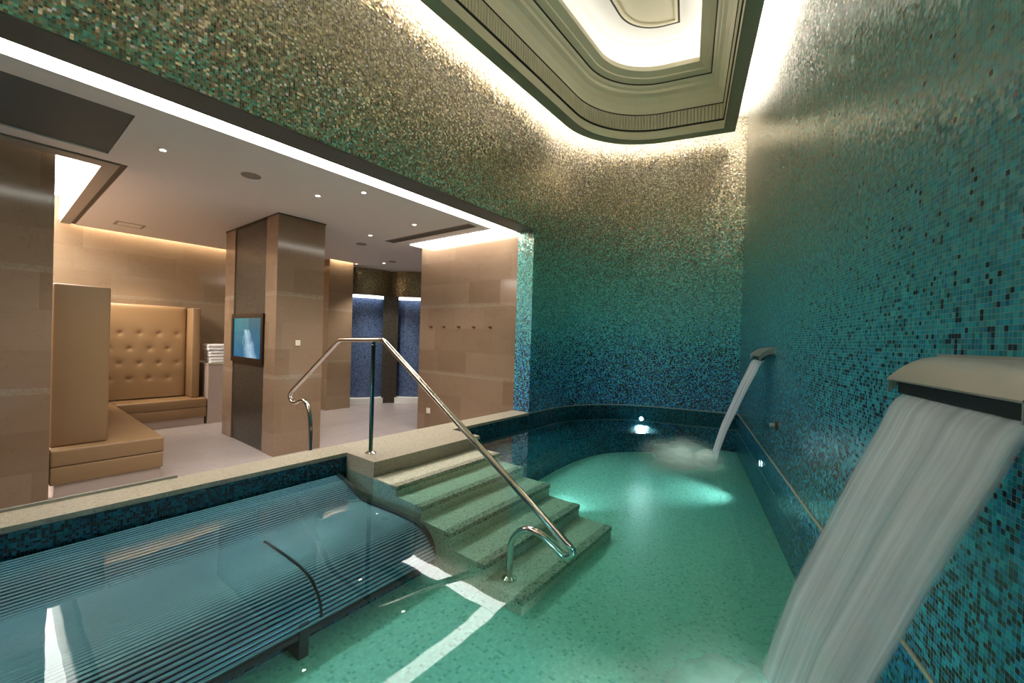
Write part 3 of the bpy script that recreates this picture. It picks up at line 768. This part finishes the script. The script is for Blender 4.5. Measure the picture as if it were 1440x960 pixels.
# ------------------------------------------------------------------ spouts and their falls
def pw(s, d, z): return P(s, d, z)
drop_prof = [(.0, -.028), (.012, -.012), (.04, .008), (.12, .036), (.24, .086), (.36, .132), (.53, .194), (.68, .249), (.86, .298), (1.03, .337)]
def interp(x):
    for (a, b), (c, d) in zip(drop_prof, drop_prof[1:]):
        if c >= x: return b + (d - b) * (x - a) / (c - a)
    return drop_prof[-1][1]
def spout(s0, s1, label, label_f, foam):
    mid = (s0 + s1) / 2; loc = P(mid, 0, .90)
    t = thing('water_spout', label, 'spout', loc, 'wall water spouts')
    arcp = [(.135 * math.sin(a), .902 + .082 * math.cos(a)) for a in [PI / 2 * k / 14 for k in range(15)]]
    arcp = [(d, z if d < .125 else z) for d, z in arcp]
    arcp = [(.128 * (k / 14), .984 - .074 * (k / 14) ** 2.1) for k in range(15)]
    ni = 16
    def plate(z_off, th, sa, sb, dmax=1.):
        bm = bmesh.new(); top = []; bot = []
        for i in range(ni + 1):
            s = sa + (sb - sa) * i / ni
            top.append([bm.verts.new(pw(s, d * dmax, z + z_off)) for d, z in arcp]); bot.append([bm.verts.new(pw(s, d * dmax, z + z_off - th)) for d, z in arcp])
        for i in range(ni):
            for k in range(14):
                bm.faces.new((top[i][k], top[i + 1][k], top[i + 1][k + 1], top[i][k + 1])); bm.faces.new((bot[i][k + 1], bot[i + 1][k + 1], bot[i + 1][k], bot[i][k]))
            bm.faces.new((top[i][14], top[i + 1][14], bot[i + 1][14], bot[i][14])); bm.faces.new((top[i + 1][0], top[i][0], bot[i][0], bot[i + 1][0]))
        for A, Bq in ((top[0], bot[0]), (top[-1], bot[-1])):
            for k in range(14): bm.faces.new((A[k], A[k + 1], Bq[k + 1], Bq[k]))
        return bm
    build('top_plate', plate(0, .005, s0, s1), 'steel', t, smooth=True)
    build('mouth_shade', plate(-.006, .038, s0 + .006, s1 - .006, .80), 'rubber', t)  # solid dark filler standing in for the shade inside the opening
    build('bottom_plate', plate(-.040, .004, s0, s1, .78), 'rubber', t, smooth=True)  # coloured dark to read as part of the shaded opening
    for a, b in ((s0, s0 + .005), (s1 - .005, s1)):
        bm = bmesh.new()
        for (d0, z0), (d1, z1) in zip(arcp, arcp[1:]):
            q = [pw(a, d0, z0 - .004), pw(b, d0, z0 - .004), pw(b, d1 * .98, z1 - .004), pw(a, d1 * .98, z1 - .004)]
            q2 = [v - Vector((0, 0, .043)) for v in q]
            A = [bm.verts.new(v) for v in q]; D = [bm.verts.new(v) for v in q2]
            bm.faces.new(A); bm.faces.new(D[::-1])
            for k in range(4): bm.faces.new((A[k], A[(k + 1) % 4], D[(k + 1) % 4], D[k]))
        build('side_cheek', bm, 'steel', t)
    # wall flange
    bm = bmesh.new()
    q = [pw(s0 - .012, 0, 0), pw(s1 + .012, 0, 0), pw(s1 + .012, .004, 0), pw(s0 - .012, .004, 0)]
    prism(bm, [(v.x, v.y) for v in q], .925, .992); build('wall_flange', bm, 'steel', t)
    # falling sheet, a thin slab of streaked water
    bm = bmesh.new(); uvl = bm.loops.layers.uv.verify(); NS, NZ_ = 60, 40; F = []; Bk = []
    z_top = .872
    for i in range(NS + 1):
        u = i / NS; a = []; b = []
        for k in range(NZ_ + 1):
            v = k / NZ_; dz = (z_top - (ZW + .004)) * v
            nn = mnoise.noise(Vector((u * 9 + s0 * 3, v * .9, 0))) * .012 * (.3 + v)
            nar = 1 - .03 * v
            s = s0 + .012 + (s1 - s0 - .024) * ((u - .5) * nar + .5)
            d = .116 + interp(dz) + nn
            a.append(bm.verts.new(pw(s, d, z_top - dz))); b.append(bm.verts.new(pw(s, d - .012 * (1 - .4 * v) , z_top - dz)))
        F.append(a); Bk.append(b)
    def quad(vs, uvs):
        f = bm.faces.new(vs)
        for lp, q in zip(f.loops, uvs): lp[uvl].uv = q
    for i in range(NS):
        for k in range(NZ_):
            uvq = [(i / NS, k / NZ_), ((i + 1) / NS, k / NZ_), ((i + 1) / NS, (k + 1) / NZ_), (i / NS, (k + 1) / NZ_)]
            quad((F[i][k], F[i + 1][k], F[i + 1][k + 1], F[i][k + 1]), uvq)
            quad((Bk[i][k + 1], Bk[i + 1][k + 1], Bk[i + 1][k], Bk[i][k]), [(uvq[3][0] + 2.013, uvq[3][1]), (uvq[2][0] + 2.013, uvq[2][1]), (uvq[1][0] + 2.013, uvq[1][1]), (uvq[0][0] + 2.013, uvq[0][1])] if False else [uvq[3], uvq[2], uvq[1], uvq[0]])
    foot = P(mid, .112 + interp(1.0), ZW)
    w = thing('waterfall', label_f, 'waterfall', foot, 'falling water sheets')
    build('sheet', bm, 'fall', w, smooth=True, uv=False, recalc=False)
    # churned foam where it lands: low mounds
    for (ds, dd, ra, rb, h) in foam:
        bm = bmesh.new(); uvl = bm.loops.layers.uv.verify(); nr, na = 14, 40; rg = []
        c0 = P(mid + ds, .112 + interp(1.0) + dd, ZW)
        for i in range(nr + 1):
            r = i / nr; row = []
            for k in range(na):
                a = 2 * PI * k / na
                wob = 1 + .22 * mnoise.noise(Vector((math.cos(a) * 1.6 + ds * 5, math.sin(a) * 1.6, s0)))
                p = c0 + TV * (math.cos(a) * ra * r * wob) + NV * (math.sin(a) * rb * r * wob)
                hz = h * (1 - r * r) ** 1.5 * (1 + .5 * mnoise.noise(p * 9)) + .004
                row.append((p.x, p.y, ZW + hz))
            rg.append([bm.verts.new(q) for q in row])
        for i in range(nr):
            for k in range(na):
                f = bm.faces.new((rg[i][k], rg[i][(k + 1) % na], rg[i + 1][(k + 1) % na], rg[i + 1][k]))
                for lp, rr in zip(f.loops, (i, i, i + 1, i + 1)): lp[uvl].uv = (rr / nr, k / na)
        build('foam', bm, 'foam', w, smooth=True, uv=False)
spout(1.10, 1.672, 'brushed steel water spout closest to the camera on the right wall', 'wide white sheet of water pouring from the near steel spout',
      [(-.05, .02, .42, .18, .05), (-.02, .12, .50, .34, .03)])
spout(4.20, 4.75, 'brushed steel water spout far along the right wall', 'narrow-looking white stream falling from the far steel spout',
      [(-.05, .05, .50, .24, .05), (.0, .28, 1.0, .50, .02)])

# jet nozzle on the right wall
c0 = P(4.06, 0, .33); t = thing('jet_nozzle', 'small brass jet nozzle on the right mosaic wall under the far spout', 'nozzle', c0)
bm = bmesh.new(); lathe(bm, [(0, 0), (.045, 0), (.045, .008), (.03, .016), (0, .016)], c0, NV, 18); build('rosette', bm, 'bronze', t, smooth=True)
bm = bmesh.new(); lathe(bm, [(.018, .014), (.018, .045), (.012, .05), (.012, .03), (0, .03)], c0, NV, 14); build('tip', bm, 'steel', t, smooth=True)

# ------------------------------------------------------------------ underwater lamps
def pool_lamp(c, axis, label, watts, ang=150, col=(.78, .98, 1.0), tilt=None):
    axis = Vector(axis).normalized()
    t = thing('pool_light', label, 'pool light', c, 'underwater pool lights')
    bm = bmesh.new(); lathe(bm, [(.028, 0), (.042, 0), (.042, .008), (.030, .010), (.028, 0)], c, axis, 24); build('ring', bm, 'steel', t, smooth=True)
    bm = bmesh.new(); lathe(bm, [(0, 0), (.029, 0), (.029, .005), (0, .006)], c, axis, 20); build('lens', bm, 'pool_lamp', t)
    ld = bpy.data.lights.new('pool_beam', 'SPOT'); ld.energy = watts; ld.color = col; ld.spot_size = math.radians(ang); ld.spot_blend = .8; ld.shadow_soft_size = .05
    lo = bpy.data.objects.new('beam', ld); C.objects.link(lo); lo.parent = t; lo.location = axis * .03
    d = (axis + (Vector(tilt) if tilt else Vector((0, 0, 0)))).normalized()
    lo.rotation_euler = d.to_track_quat('-Z', 'Y').to_euler()
bp = AC + Vector((math.sin(math.radians(66)), math.cos(math.radians(66)), 0)) * (AR - .004)
DN = (0, 0, -.62)
pool_lamp(Vector((bp.x, bp.y, -.215)), (AC - Vector((bp.x, bp.y, 0))), 'round underwater light on the curved end wall', 60, 66, tilt=DN)
pool_lamp(Vector((SX1 + .001, 2.0, -.40)), (1, 0, 0), 'added round underwater light on the far side of the pool stairs', 10, 70, tilt=(0, -.3, -.4))  # lamp added to brighten the pool, lens turned away from the camera
pool_lamp(P(4.75, .004, -.18), NV, 'round underwater light below the far spout', 13, 80, tilt=(0, 0, -.5))
pool_lamp(P(1.40, .004, -.30), NV, 'added round underwater light hidden behind the near waterfall', 45, 80, tilt=DN)  # lamp added behind the sheet to make the falling water glow
pool_lamp(P(.1, .004, -.35), NV, 'added unseen underwater light on the right pool side nearest the camera', 30, 80, tilt=DN)  # lamp added out of view to brighten the near water
pool_lamp(Vector((XN + .004, 2.45, -.20)), (1, 0, 0), 'added unseen blue underwater light at the hidden head of the tube lounger', 60, 50, col=(.35, .65, 1.0))  # lamp added out of view to put a blue glow on the tubes

# ------------------------------------------------------------------ camera and world
w = bpy.data.worlds.new('dark_world'); sc.world = w; w.use_nodes = True
w.node_tree.nodes['Background'].inputs[0].default_value = (.02, .025, .03, 1); w.node_tree.nodes['Background'].inputs[1].default_value = .3
f_px = 570.654; pitch, roll, yaw = (math.radians(v) for v in (-.40548, 1.72449, 37.622))
fw = Vector((math.cos(yaw) * math.cos(pitch), math.sin(yaw) * math.cos(pitch), math.sin(pitch)))
r0 = fw.cross(Vector((0, 0, 1))).normalized(); u0 = r0.cross(fw)
rr = r0 * math.cos(roll) + u0 * math.sin(roll); uu = -r0 * math.sin(roll) + u0 * math.cos(roll)
cd = bpy.data.cameras.new('camera'); cd.sensor_width = 36.; cd.lens = f_px / 1440 * 36; cd.clip_start = .02
cam = bpy.data.objects.new('camera', cd); C.objects.link(cam)
m = Matrix((rr, uu, -fw)).transposed().to_4x4(); m.translation = Vector((0, 0, 1.0)); cam.matrix_world = m
sc.camera = cam
sc.cycles.use_denoising = True
sc.cycles.max_bounces = 10; sc.cycles.diffuse_bounces = 5; sc.cycles.glossy_bounces = 5; sc.cycles.transparent_max_bounces = 16
sc.cycles.sample_clamp_indirect = 6.
